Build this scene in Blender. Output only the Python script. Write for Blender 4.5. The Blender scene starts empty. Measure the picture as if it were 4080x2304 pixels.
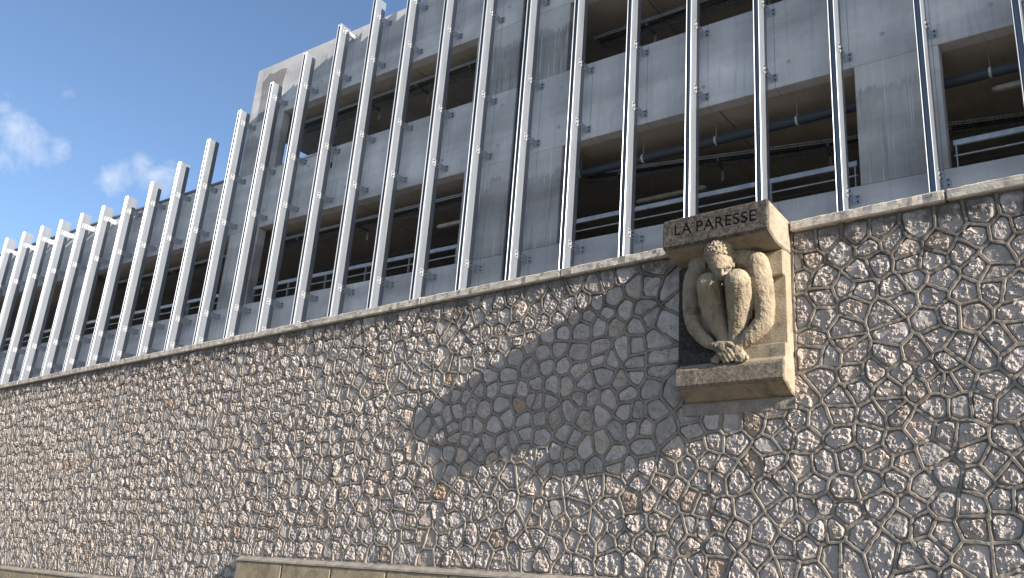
import bpy, bmesh, math, random
import numpy as np
from mathutils import Vector, Matrix
from math import radians, sin, cos, pi

random.seed(7)
rng = np.random.default_rng(11)
scene = bpy.context.scene
COL = scene.collection

# ------------------------------------------------------------------ camera
cam_d = bpy.data.cameras.new("camera")
cam_d.sensor_width = 36.0
cam_d.lens = 30.77
cam_d.clip_start = 0.1
cam_d.clip_end = 3000
cam = bpy.data.objects.new("camera", cam_d)
COL.objects.link(cam)
CAM = Vector((0.0, -8.0, 1.6))
_yaw, _pit, _rol = radians(-40.610), radians(18.72), radians(4.2688)
_f = Vector((sin(_yaw) * cos(_pit), cos(_yaw) * cos(_pit), sin(_pit)))
_r0 = Vector((cos(_yaw), -sin(_yaw), 0))
_u0 = _r0.cross(_f)
_r = _r0 * cos(_rol) + _u0 * sin(_rol)
_u = -_r0 * sin(_rol) + _u0 * cos(_rol)
cam.matrix_world = Matrix(((_r.x, _u.x, -_f.x, CAM.x), (_r.y, _u.y, -_f.y, CAM.y), (_r.z, _u.z, -_f.z, CAM.z), (0, 0, 0, 1)))
scene.camera = cam

# ------------------------------------------------------------------ sun, sky, exposure
SUNV = Vector((7.8, -1.0, 3.28)).normalized()          # towards the sun
world = bpy.data.worlds.new("World")
scene.world = world
world.use_nodes = True
wn, wl = world.node_tree.nodes, world.node_tree.links
wn.clear()
w_out = wn.new('ShaderNodeOutputWorld')
w_bg = wn.new('ShaderNodeBackground')
sky = wn.new('ShaderNodeTexSky')
sky.sky_type = 'NISHITA'
sky.sun_disc = False
sky.sun_elevation = math.asin(SUNV.z)
sky.sun_rotation = math.atan2(SUNV.x, SUNV.y)
sky.altitude = 100
sky.air_density = 0.88
sky.dust_density = 0.6
sky.ozone_density = 2.5
SKY_STRENGTH = 0.088
w_bg.inputs['Strength'].default_value = SKY_STRENGTH


def wmath(op, a, b=None, clamp=False):
    n = wn.new('ShaderNodeMath')
    n.operation = op
    n.use_clamp = clamp
    for i, v in enumerate((a, b)):
        if v is None:
            continue
        if isinstance(v, (int, float)):
            n.inputs[i].default_value = v
        else:
            wl.new(v, n.inputs[i])
    return n.outputs[0]


# fair-weather clouds: a few puffs where the photograph has them, thin scattered ones elsewhere
w_tc = wn.new('ShaderNodeTexCoord')
w_nz = wn.new('ShaderNodeTexNoise')
w_nz.inputs['Scale'].default_value = 22
w_nz.inputs['Detail'].default_value = 9
w_nz.inputs['Roughness'].default_value = 0.62
w_nz.inputs['Distortion'].default_value = 0.25
wl.new(w_tc.outputs['Generated'], w_nz.inputs['Vector'])
w_nz2 = wn.new('ShaderNodeTexNoise')
w_nz2.inputs['Scale'].default_value = 5
w_nz2.inputs['Detail'].default_value = 5
wl.new(w_tc.outputs['Generated'], w_nz2.inputs['Vector'])
puffs = [((-0.8602, 0.3539, 0.3672), 0.034, 1.0), ((-0.8368, 0.3903, 0.3820), 0.034, 0.95), ((-0.8846, 0.2724, 0.3790), 0.038, 1.0),
         ((-0.8532, 0.2896, 0.4339), 0.020, 0.55), ((-0.8958, 0.2604, 0.3600), 0.034, 0.9), ((-0.8706, 0.3066, 0.3848), 0.022, 0.7), ((-0.8796, 0.247, 0.4066), 0.018, 0.5)]
acc = None
for d, wd, st in puffs:
    dn = wn.new('ShaderNodeVectorMath')
    dn.operation = 'DISTANCE'
    wl.new(w_tc.outputs['Generated'], dn.inputs[0])
    dn.inputs[1].default_value = Vector(d).normalized()
    m = wmath('MULTIPLY', wmath('SUBTRACT', 1.0, wmath('DIVIDE', dn.outputs['Value'], wd), True), st)
    acc = m if acc is None else wmath('MAXIMUM', acc, m)
glob = wmath('MULTIPLY', wmath('SUBTRACT', w_nz2.outputs['Fac'], 0.66, True), 3.0, True)
acc = wmath('MAXIMUM', acc, glob)
cl = wmath('ADD', wmath('MULTIPLY', acc, 0.75), wmath('MULTIPLY', wmath('SUBTRACT', w_nz.outputs['Fac'], 0.5), 1.9))
cl = wmath('MULTIPLY', wmath('MULTIPLY', wmath('SUBTRACT', cl, 0.22, True), 1.5, True), wmath('MULTIPLY', acc, 3.0, True), True)
cl = wmath('MULTIPLY', cl, 0.66)
w_mix = wn.new('ShaderNodeMixRGB')
w_mix.inputs['Color2'].default_value = (4.9, 5.2, 5.8, 1)
wl.new(cl, w_mix.inputs['Fac'])
wl.new(sky.outputs['Color'], w_mix.inputs['Color1'])
wl.new(w_mix.outputs['Color'], w_bg.inputs['Color'])
wl.new(w_bg.outputs[0], w_out.inputs[0])

sun_d = bpy.data.lights.new("sun", 'SUN')
sun_d.energy = 5.0
sun_d.angle = radians(0.5)
sun_d.color = (1.0, 0.905, 0.80)
sun = bpy.data.objects.new("sun", sun_d)
sun.rotation_euler = (-SUNV).to_track_quat('-Z', 'Y').to_euler()
sun.location = (20, -15, 25)
COL.objects.link(sun)

vs = scene.view_settings
vs.view_transform = 'Standard'
vs.look = 'None'
vs.gamma = 1
vs.use_curve_mapping = False
vs.exposure = 1.16
scene.render.engine = 'CYCLES'
scene.cycles.max_bounces = 8
scene.cycles.diffuse_bounces = 5


# ------------------------------------------------------------------ material helpers
class MT:
    def __init__(s, name, rough=0.9, metallic=0.0, spec=0.3):
        s.m = bpy.data.materials.new(name)
        s.m.use_nodes = True
        s.t = s.m.node_tree
        s.n, s.l = s.t.nodes, s.t.links
        s.b = s.n['Principled BSDF']
        s.b.inputs['Roughness'].default_value = rough
        s.b.inputs['Metallic'].default_value = metallic
        s.b.inputs['Specular IOR Level'].default_value = spec
        s.tc = s.n.new('ShaderNodeTexCoord')
        s.co = s.tc.outputs['Object']

    def set(s, sock, v):
        if hasattr(v, 'is_linked'):
            s.l.new(v, sock)
        elif isinstance(v, (tuple, list)):
            sock.default_value = tuple(v) + ((1,) if len(v) == 3 and sock.type == 'RGBA' else ())
        else:
            sock.default_value = v

    def math(s, op, a, b=0.0, clamp=False):
        n = s.n.new('ShaderNodeMath')
        n.operation = op
        n.use_clamp = clamp
        s.set(n.inputs[0], a)
        s.set(n.inputs[1], b)
        return n.outputs[0]

    def mapping(s, scale=(1, 1, 1), loc=(0, 0, 0), src=None):
        n = s.n.new('ShaderNodeMapping')
        n.inputs['Scale'].default_value = scale
        n.inputs['Location'].default_value = loc
        s.l.new(src or s.co, n.inputs['Vector'])
        return n.outputs[0]

    def noise(s, scale, detail=5, rough=0.6, dist=0.0, vec=None):
        n = s.n.new('ShaderNodeTexNoise')
        n.inputs['Scale'].default_value = scale
        n.inputs['Detail'].default_value = detail
        n.inputs['Roughness'].default_value = rough
        n.inputs['Distortion'].default_value = dist
        s.l.new(vec or s.co, n.inputs['Vector'])
        return n.outputs['Fac']

    def voro(s, scale, feature='F1', vec=None):
        n = s.n.new('ShaderNodeTexVoronoi')
        n.feature = feature
        n.inputs['Scale'].default_value = scale
        s.l.new(vec or s.co, n.inputs['Vector'])
        return n.outputs['Distance']

    def ramp(s, fac, stops):
        n = s.n.new('ShaderNodeValToRGB')
        cr = n.color_ramp
        while len(cr.elements) < len(stops):
            cr.elements.new(0.5)
        for e, (p, c) in zip(cr.elements, stops):
            e.position = p
            e.color = tuple(c) + (1,) if len(c) == 3 else c
        s.l.new(fac, n.inputs['Fac'])
        return n.outputs['Color']

    def gate(s, fac, lo, hi):
        n = s.n.new('ShaderNodeMapRange')
        n.interpolation_type = 'SMOOTHSTEP'
        n.inputs['From Min'].default_value = lo
        n.inputs['From Max'].default_value = hi
        s.l.new(fac, n.inputs['Value'])
        return n.outputs[0]

    def mix(s, fac, a, b, mode='MIX'):
        n = s.n.new('ShaderNodeMixRGB')
        n.blend_type = mode
        s.set(n.inputs['Fac'], fac)
        s.set(n.inputs['Color1'], a)
        s.set(n.inputs['Color2'], b)
        return n.outputs['Color']

    def sep(s, i, src=None):
        n = s.n.new('ShaderNodeSeparateXYZ')
        s.l.new(src or s.co, n.inputs[0])
        return n.outputs[i]

    def color(s, c):
        s.set(s.b.inputs['Base Color'], c)

    def bump(s, h, strength=0.5, dist=0.01, prev=None):
        n = s.n.new('ShaderNodeBump')
        n.inputs['Strength'].default_value = strength
        n.inputs['Distance'].default_value = dist
        s.l.new(h, n.inputs['Height'])
        if prev is not None:
            s.l.new(prev, n.inputs['Normal'])
        s.l.new(n.outputs[0], s.b.inputs['Normal'])
        return n.outputs[0]

    def attr(s, name):
        n = s.n.new('ShaderNodeAttribute')
        n.attribute_name = name
        return n.outputs['Color']


M = {}


def mat_rubble():
    t = MT("rubble_limestone", 1.0, 0, 0.08)
    v = t.noise(9, 6)
    c = t.ramp(v, [(0.25, (0.38, 0.33, 0.292)), (0.55, (0.505, 0.446, 0.40)), (0.8, (0.59, 0.53, 0.48))])
    c = t.mix(1.0, c, t.attr("tint"), 'MULTIPLY')
    d = t.gate(t.noise(2.1, 6, 0.7), 0.56, 0.72)
    c = t.mix(t.math('MULTIPLY', d, 0.35), c, (0.20, 0.17, 0.14))
    # black crust washed down from the coping
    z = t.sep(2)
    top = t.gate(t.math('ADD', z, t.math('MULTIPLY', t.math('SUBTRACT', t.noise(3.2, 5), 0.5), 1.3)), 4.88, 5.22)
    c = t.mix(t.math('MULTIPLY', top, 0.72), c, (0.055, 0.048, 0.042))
    t.color(c)
    b = t.bump(t.noise(70, 6, 0.7, 0.0), 0.5, 0.008)
    return t.m


def mat_mortar():
    t = MT("lime_mortar", 1.0, 0, 0.08)
    c = t.ramp(t.noise(7, 7, 0.65), [(0.3, (0.19, 0.166, 0.14)), (0.6, (0.325, 0.288, 0.243)), (0.8, (0.43, 0.384, 0.328))])
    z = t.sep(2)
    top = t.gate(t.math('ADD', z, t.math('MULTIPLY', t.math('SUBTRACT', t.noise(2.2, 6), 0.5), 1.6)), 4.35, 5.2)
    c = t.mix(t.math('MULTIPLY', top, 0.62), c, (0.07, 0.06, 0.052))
    t.color(c)
    b = t.bump(t.noise(60, 5, 0.7), 0.6, 0.006)
    return t.m


def mat_coping():
    t = MT("weathered_coping", 0.95)
    c = t.ramp(t.noise(5, 8, 0.7), [(0.3, (0.42, 0.365, 0.295)), (0.55, (0.60, 0.545, 0.465)), (0.8, (0.69, 0.64, 0.56))])
    l = t.gate(t.noise(11, 6, 0.75, 0.6, t.mapping((0.5, 1, 1.4))), 0.53, 0.64)
    c = t.mix(t.math('MULTIPLY', l, 0.6), c, (0.13, 0.11, 0.085))
    t.color(c)
    b = t.bump(t.noise(22, 8, 0.72, 0.5, t.mapping((0.7, 1, 1.6))), 1.0, 0.022)
    return t.m


def mat_lime(name, base=(0.56, 0.455, 0.30), crust=0.35, yellow=0.3, zone=None):
    t = MT(name, 1.0, 0, 0.08)
    lo = tuple(x * 0.72 for x in base)
    hi = tuple(min(1, x * 1.2) for x in base)
    c = t.ramp(t.noise(6, 7, 0.65), [(0.28, lo), (0.52, base), (0.8, hi)])
    g = t.gate(t.noise(2.4, 4), 0.5, 0.7)
    c = t.mix(t.math('MULTIPLY', g, yellow), c, (0.46, 0.33, 0.17))
    k = t.gate(t.noise(4.2, 8, 0.72, 0.4), 0.50, 0.66)
    c = t.mix(t.math('MULTIPLY', k, crust), c, (0.06, 0.05, 0.038))
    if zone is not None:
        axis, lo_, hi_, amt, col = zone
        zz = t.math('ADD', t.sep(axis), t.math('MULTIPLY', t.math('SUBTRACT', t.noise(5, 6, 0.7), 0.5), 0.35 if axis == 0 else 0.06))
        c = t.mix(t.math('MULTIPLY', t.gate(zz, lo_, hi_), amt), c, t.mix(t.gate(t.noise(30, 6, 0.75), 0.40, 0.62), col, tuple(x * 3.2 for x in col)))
    p = t.math('MULTIPLY', t.math('SUBTRACT', 1, t.gate(t.voro(37), 0.10, 0.30)), t.gate(t.noise(3.1, 4), 0.48, 0.62))
    c = t.mix(t.math('MULTIPLY', p, 0.7), c, (0.11, 0.09, 0.065))
    t.color(c)
    b = t.bump(t.noise(45, 7, 0.75), 1.0, 0.014)
    t.bump(t.noise(14, 4, 0.6), 0.5, 0.014, b)
    return t.m


def mat_concrete(name, base=(0.52, 0.515, 0.50), lines=True, streak=0.5, tide=None):
    t = MT(name, 0.85, 0, 0.25)
    lo = tuple(x * 0.78 for x in base)
    hi = tuple(x * 1.22 for x in base)
    v = t.noise(1.1, 7, 0.6, 0.3)
    c = t.ramp(v, [(0.3, lo), (0.5, base), (0.72, hi)])
    st = t.noise(3.0, 5, 0.7, 0.2, t.mapping((4, 1, 0.22)))
    c = t.mix(t.math('MULTIPLY', t.gate(st, 0.52, 0.68), streak), c, tuple(x * 0.55 for x in base))
    st2 = t.noise(5.0, 3, 0.6, 0.1, t.mapping((9, 1, 0.2), (3, 0, 5)))
    c = t.mix(t.math('MULTIPLY', t.gate(st2, 0.62, 0.70), streak * 0.55), c, tuple(min(1, x * 1.75) for x in base))
    # pour levels: paler and darker horizontal zones
    hz = t.noise(0.9, 4, 0.55, 0.5, t.mapping((0.14, 0.1, 1.6), (1, 2, 3)))
    c = t.mix(0.65, c, t.ramp(hz, [(0.35, (0.50, 0.50, 0.52)), (0.6, (1, 1, 1)), (0.75, (1.15, 1.13, 1.1))]), 'MULTIPLY')
    if tide is not None:
        z = t.sep(2)
        wob = t.math('ADD', t.math('MULTIPLY', t.math('SUBTRACT', t.noise(1.6, 4), 0.5), 0.7), t.math('MULTIPLY', t.math('SUBTRACT', t.noise(10, 4, 0.7, 0, t.mapping((3, 1, 0.3))), 0.5), 0.55))
        zz = t.math('ADD', z, wob)
        for lo_z, hi_z in tide:
            up = t.math('MULTIPLY', t.gate(zz, lo_z, lo_z + 0.06), t.math('SUBTRACT', 1, t.gate(z, hi_z, hi_z + 0.02)))
            c = t.mix(t.math('MULTIPLY', up, 0.55), c, tuple(min(1, x * 1.45) for x in base))
        drip = t.noise(1.0, 2, 0.5, 0.35, t.mapping((26, 1, 0.35), (7, 0, 1)))
        dm = t.math('MULTIPLY', t.gate(drip, 0.60, 0.66), t.gate(t.noise(0.9, 3), 0.42, 0.55))
        c = t.mix(t.math('MULTIPLY', dm, 0.5), c, tuple(min(1, x * 1.7) for x in base))
    pits = t.gate(t.voro(17, 'F1'), 0.035, 0.075)
    pm = t.gate(t.noise(0.7, 2), 0.45, 0.6)
    c = t.mix(t.math('MULTIPLY', t.math('SUBTRACT', 1, pits), t.math('MULTIPLY', pm, 0.8)), c, (0.08, 0.08, 0.08))
    hgt = t.noise(26, 5)
    if lines:
        x = t.sep(0)
        fr = t.math('ABSOLUTE', t.math('SUBTRACT', t.math('FRACT', t.math('ADD', t.math('DIVIDE', x, 0.992), 0.741 + 0.5 + 40)), 0.5))
        ln = t.math('SUBTRACT', 1, t.gate(fr, 0.003, 0.008))
        ln = t.math('MULTIPLY', ln, t.gate(t.noise(1.3, 3), 0.38, 0.5))
        c = t.mix(t.math('MULTIPLY', ln, 0.5), c, (0.09, 0.09, 0.09))
    t.color(c)
    t.bump(hgt, 0.25, 0.004)
    return t.m


def mat_galv(name="galvanised_steel", lo=(0.185, 0.208, 0.24), hi=(0.25, 0.276, 0.312), metal=0.34, r0=0.22):
    t = MT(name, 0.32, metal, 0.5)
    c = t.ramp(t.noise(5, 4, 0.55, 0, t.mapping((3, 3, 0.25))), [(0.3, lo), (0.7, hi)])
    sp = t.voro(90, 'F1')
    c = t.mix(t.math('MULTIPLY', sp, 0.22), c, tuple(x * 0.8 for x in lo))
    t.color(c)
    r = t.math('ADD', r0, t.math('MULTIPLY', t.noise(9, 4, 0.6, 0, t.mapping((2, 2, 0.3))), 0.14))
    t.set(t.b.inputs['Roughness'], r)
    return t.m


def mat_plain(name, col, rough=0.6, metallic=0.0, var=0.25, sc=8):
    t = MT(name, rough, metallic)
    c = t.ramp(t.noise(sc, 5), [(0.3, tuple(x * (1 - var) for x in col)), (0.7, tuple(min(1, x * (1 + var)) for x in col))])
    t.color(c)
    t.bump(t.noise(sc * 8, 3), 0.1, 0.002)
    return t.m


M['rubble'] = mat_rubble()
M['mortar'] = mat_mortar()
M['coping'] = mat_coping()
M['lime'] = mat_lime("carved_limestone", (0.35, 0.292, 0.212), 0.6, 0.2)
M['lime_back'] = mat_lime("niche_limestone", (0.36, 0.302, 0.218), 0.45, 0.35, (0, 0.16, -0.12, 0.93, (0.022, 0.020, 0.018)))  # left side blackened: dirt crust, plus the figure's shadow put into the colour
M['lintel'] = mat_lime("lichened_lintel_stone", (0.33, 0.285, 0.222), 0.35, 0.2, (1, -0.46, -0.515, 0.95, (0.050, 0.044, 0.038)))
M['carved'] = mat_plain("letter_recess_dirt", (0.035, 0.03, 0.025), 0.95)
M['foot'] = mat_lime("foot_slab_stone", (0.36, 0.308, 0.234), 0.45, 0.2, (1, -0.19, -0.25, 0.75, (0.085, 0.073, 0.058)))
M['ashlar'] = mat_lime("plinth_sandstone", (0.36, 0.30, 0.205), 0.3, 0.2)
M['concrete'] = mat_concrete("fair_faced_concrete", (0.66, 0.652, 0.64), True, 0.28)
M['concrete_pillar'] = mat_concrete("pillar_concrete", (0.50, 0.488, 0.465), True, 0.6, [(7.9, 8.31), (10.6, 11.04)])
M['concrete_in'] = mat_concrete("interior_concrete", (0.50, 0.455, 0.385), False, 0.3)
M['concrete_dark'] = mat_concrete("patched_concrete", (0.34, 0.335, 0.33), False)
M['galv'] = mat_galv()
M['zinc'] = mat_galv("bright_zinc_bracket", (0.38, 0.40, 0.42), (0.46, 0.48, 0.50), 0.45, 0.3)
M['rail'] = mat_plain("rail_galvanised", (0.40, 0.415, 0.43), 0.45, 0.4)
M['bolt'] = mat_plain("bolt_steel", (0.10, 0.10, 0.11), 0.5, 0.5)
M['pipe'] = mat_plain("grey_blue_pvc", (0.06, 0.072, 0.092), 0.45, 0.0, 0.1)
M['tray'] = mat_plain("dark_tray_steel", (0.20, 0.215, 0.225), 0.5, 0.4)
M['tray2'] = mat_plain("zinc_tray_steel", (0.36, 0.37, 0.37), 0.5, 0.5)
M['black'] = mat_plain("black_rubber", (0.02, 0.02, 0.02), 0.6)
M['fixture'] = mat_plain("white_fixture_plastic", (0.55, 0.54, 0.50), 0.5)
M['asphalt'] = mat_plain("street_paving", (0.14, 0.127, 0.11), 0.95, 0, 0.3, 4)
M['flash'] = mat_plain("roof_edge_flashing", (0.20, 0.20, 0.21), 0.7)
M['joint'] = mat_plain("joint_sealant", (0.05, 0.047, 0.045), 0.9)


# ------------------------------------------------------------------ object helpers
def link(name, me, mat=None, parent=None):
    o = bpy.data.objects.new(name, me)
    COL.objects.link(o)
    if mat is not None and me is not None and len(me.materials) == 0:
        me.materials.append(mat)
    if parent is not None:
        o.parent = parent
    return o


def empty(name, mtx=None):
    o = bpy.data.objects.new(name, None)
    o.empty_display_size = 0.2
    COL.objects.link(o)
    if mtx is not None:
        o.matrix_world = mtx
    return o


def tag(o, label, cat, group=None):
    o['label'] = label
    o['category'] = cat
    if group:
        o['group'] = group
    return o


class MB:
    def __init__(s):
        s.v, s.f = [], []

    def box(s, x0, x1, y0, y1, z0, z1):
        b = len(s.v)
        s.v += [(x0, y0, z0), (x1, y0, z0), (x1, y1, z0), (x0, y1, z0), (x0, y0, z1), (x1, y0, z1), (x1, y1, z1), (x0, y1, z1)]
        s.f += [(b, b + 3, b + 2, b + 1), (b + 4, b + 5, b + 6, b + 7), (b, b + 1, b + 5, b + 4), (b + 1, b + 2, b + 6, b + 5), (b + 2, b + 3, b + 7, b + 6), (b + 3, b, b + 4, b + 7)]
        return s

    def extrude_z(s, poly, z0, z1):
        b, n = len(s.v), len(poly)
        s.v += [(x, y, z0) for x, y in poly] + [(x, y, z1) for x, y in poly]
        s.f += [tuple(range(b, b + n))[::-1], tuple(range(b + n, b + 2 * n))]
        s.f += [(b + i, b + (i + 1) % n, b + n + (i + 1) % n, b + n + i) for i in range(n)]
        return s

    def extrude_x(s, poly, x0, x1):
        b, n = len(s.v), len(poly)
        s.v += [(x0, y, z) for y, z in poly] + [(x1, y, z) for y, z in poly]
        s.f += [tuple(range(b, b + n))[::-1], tuple(range(b + n, b + 2 * n))]
        s.f += [(b + i, b + (i + 1) % n, b + n + (i + 1) % n, b + n + i) for i in range(n)]
        return s

    def tube(s, pts, r, seg=10):
        pts = [Vector(p) for p in pts]
        b = len(s.v)
        n = len(pts)
        for i, p in enumerate(pts):
            d = (pts[min(i + 1, n - 1)] - pts[max(i - 1, 0)]).normalized()
            a = d.orthogonal().normalized() if abs(d.z) > 0.95 else d.cross(Vector((0, 0, 1))).normalized()
            c = d.cross(a)
            for k in range(seg):
                t = 2 * pi * k / seg
                s.v.append(tuple(p + a * cos(t) * r + c * sin(t) * r))
        for i in range(n - 1):
            for k in range(seg):
                k2 = (k + 1) % seg
                s.f.append((b + i * seg + k, b + (i + 1) * seg + k, b + (i + 1) * seg + k2, b + i * seg + k2))
        s.f.append(tuple(b + k for k in range(seg)))
        s.f.append(tuple(b + (n - 1) * seg + k for k in range(seg))[::-1])
        return s

    def mesh(s, name, bevel=0.0, segs=1):
        me = bpy.data.meshes.new(name)
        me.from_pydata(s.v, [], s.f)
        bm = bmesh.new()
        bm.from_mesh(me)
        bmesh.ops.recalc_face_normals(bm, faces=bm.faces)
        if bevel > 0:
            bmesh.ops.bevel(bm, geom=bm.edges[:] + bm.verts[:], offset=bevel, segments=segs, affect='EDGES', profile=0.6)
        bm.to_mesh(me)
        bm.free()
        return me

    def build(s, name, mat, parent=None, bevel=0.0):
        return link(name, s.mesh(name, bevel), mat, parent)


# numpy gradient noise -------------------------------------------------
_perm = rng.permutation(512)
_perm = np.concatenate([_perm, _perm])
_ga = rng.uniform(0, 2 * pi, 512)


def pnoise(x, y):
    xi = np.floor(x).astype(int)
    yi = np.floor(y).astype(int)
    xf, yf = x - xi, y - yi

    def g(ix, iy, dx, dy):
        a = _ga[_perm[(_perm[ix & 511] + iy) & 511]]
        return np.cos(a) * dx + np.sin(a) * dy
    u = xf * xf * xf * (xf * (xf * 6 - 15) + 10)
    v = yf * yf * yf * (yf * (yf * 6 - 15) + 10)
    a = g(xi, yi, xf, yf)
    b = g(xi + 1, yi, xf - 1, yf)
    c = g(xi, yi + 1, xf, yf - 1)
    d = g(xi + 1, yi + 1, xf - 1, yf - 1)
    return (a + u * (b - a)) * (1 - v) + (c + u * (d - c)) * v


def np_mesh(name, V, Q, tint=None):
    me = bpy.data.meshes.new(name)
    V = np.asarray(V, dtype=np.float32)
    Q = np.asarray(Q, dtype=np.int32)
    k = Q.shape[1]
    me.vertices.add(len(V))
    me.vertices.foreach_set("co", V.ravel())
    me.loops.add(Q.size)
    me.loops.foreach_set("vertex_index", Q.ravel())
    me.polygons.add(len(Q))
    me.polygons.foreach_set("loop_start", np.arange(0, Q.size, k, dtype=np.int32))
    me.polygons.foreach_set("loop_total", np.full(len(Q), k, dtype=np.int32))
    if tint is not None:
        a = me.color_attributes.new("tint", 'FLOAT_COLOR', 'POINT')
        a.data.foreach_set("color", np.asarray(tint, dtype=np.float32).ravel())
    me.update(calc_edges=True)
    me.shade_flat()
    return me


# =================================================================== GROUND
g = MB()
g.v = [(-400, -400, 0), (400, -400, 0), (400, 400, 0), (-400, 400, 0)]
g.f = [(0, 1, 2, 3)]
o = g.build("street", M['asphalt'])
o['kind'] = 'structure'
o = MB().box(-40, 12, 0.36, 60, 4.2, 4.55).build("terrace_ground", M['asphalt'])
o['kind'] = 'structure'

# =================================================================== RUBBLE WALL
XL, XR = -30.0, 2.2                # wall extent
ZT = 5.19                          # underside of the coping
NX0, NX1, NZ = -4.425, -3.200, 3.50   # hole left for the sculpture
PX, PZ1, PZ0 = -11.80, 1.75, 1.268    # plinth step
wall_root = empty("rubble_stone_wall")
tag(wall_root, "long retaining wall of pale rubble stones in raised mortar joints below the concrete building", "stone wall")
BED = 0.030
MB().box(XL, XR, BED + 0.001, 0.34, 0.0, ZT).build("wall_core", M['mortar'], wall_root)

# seeds
pts = []
dx, dz = 0.232, 0.198
row = 0
z = 1.1
while z < ZT + 0.1:
    x = XL + (row % 2) * dx * 0.5
    while x < XR:
        j = 0.35
        px, pz = x + random.uniform(-j, j) * dx, z + random.uniform(-j, j) * dz
        if random.random() > 0.05:
            pts.append((px, pz))
            if random.random() < 0.02:
                pts.append((px + random.uniform(0.11, 0.14), pz + random.uniform(-0.09, 0.09)))
        x += dx
    z += dz
    row += 1
pts = np.array(pts)
base = np.where(pts[:, 0] < PX, PZ0, PZ1)
keep = (pts[:, 1] > base + 0.03) & (pts[:, 1] < ZT - 0.03) & ~((pts[:, 0] > NX0 - 0.03) & (pts[:, 0] < NX1 + 0.03) & (pts[:, 1] > NZ - 0.03))
pts = pts[keep]
NP = len(pts)


def clip(poly, ids, nx, nz, c, tagid):
    """keep nx*x+nz*z<=c ; ids[i] tags the edge from vertex i to i+1"""
    out, oid = [], []
    n = len(poly)
    ds = [nx * p[0] + nz * p[1] - c for p in poly]
    for i in range(n):
        j = (i + 1) % n
        p, q, dp, dq = poly[i], poly[j], ds[i], ds[j]
        if dp <= 0:
            out.append(p)
            oid.append(ids[i])
            if dq > 0:
                t = dp / (dp - dq)
                out.append((p[0] + t * (q[0] - p[0]), p[1] + t * (q[1] - p[1])))
                oid.append(tagid)
        elif dq <= 0:
            t = dp / (dp - dq)
            out.append((p[0] + t * (q[0] - p[0]), p[1] + t * (q[1] - p[1])))
            oid.append(ids[i])
    return out, oid


order = np.argsort(pts[:, 0])
pts = pts[order]
cells, cell_ids = [], []
for i in range(NP):
    p = pts[i]
    lo = np.searchsorted(pts[:, 0], p[0] - 0.62)
    hi = np.searchsorted(pts[:, 0], p[0] + 0.62)
    idx = np.arange(lo, hi)
    d2 = ((pts[idx] - p) ** 2).sum(1)
    near = idx[np.argsort(d2)[1:20]]
    s = 0.5
    poly = [(p[0] - s, p[1] - s), (p[0] + s, p[1] - s), (p[0] + s, p[1] + s), (p[0] - s, p[1] + s)]
    ids = [-9] * 4
    for k in near:
        q = pts[k]
        nx, nz = q[0] - p[0], q[1] - p[1]
        c = (q[0] ** 2 + q[1] ** 2 - p[0] ** 2 - p[1] ** 2) / 2
        poly, ids = clip(poly, ids, nx, nz, c, int(k))
    poly, ids = clip(poly, ids, 0, 1, ZT, -1)
    if p[0] < PX:
        poly, ids = clip(poly, ids, 0, -1, -PZ0, -2)
        if p[1] < PZ1:
            poly, ids = clip(poly, ids, 1, 0, PX, -3)
    else:
        poly, ids = clip(poly, ids, 0, -1, -PZ1, -2)
    if p[1] > NZ:
        if p[0] < NX0:
            poly, ids = clip(poly, ids, 1, 0, NX0, -4)
        elif p[0] > NX1:
            poly, ids = clip(poly, ids, -1, 0, -NX1, -5)
    elif NX0 < p[0] < NX1:
        poly, ids = clip(poly, ids, 0, 1, NZ, -6)
    cells.append(poly)
    cell_ids.append(ids)


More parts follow.
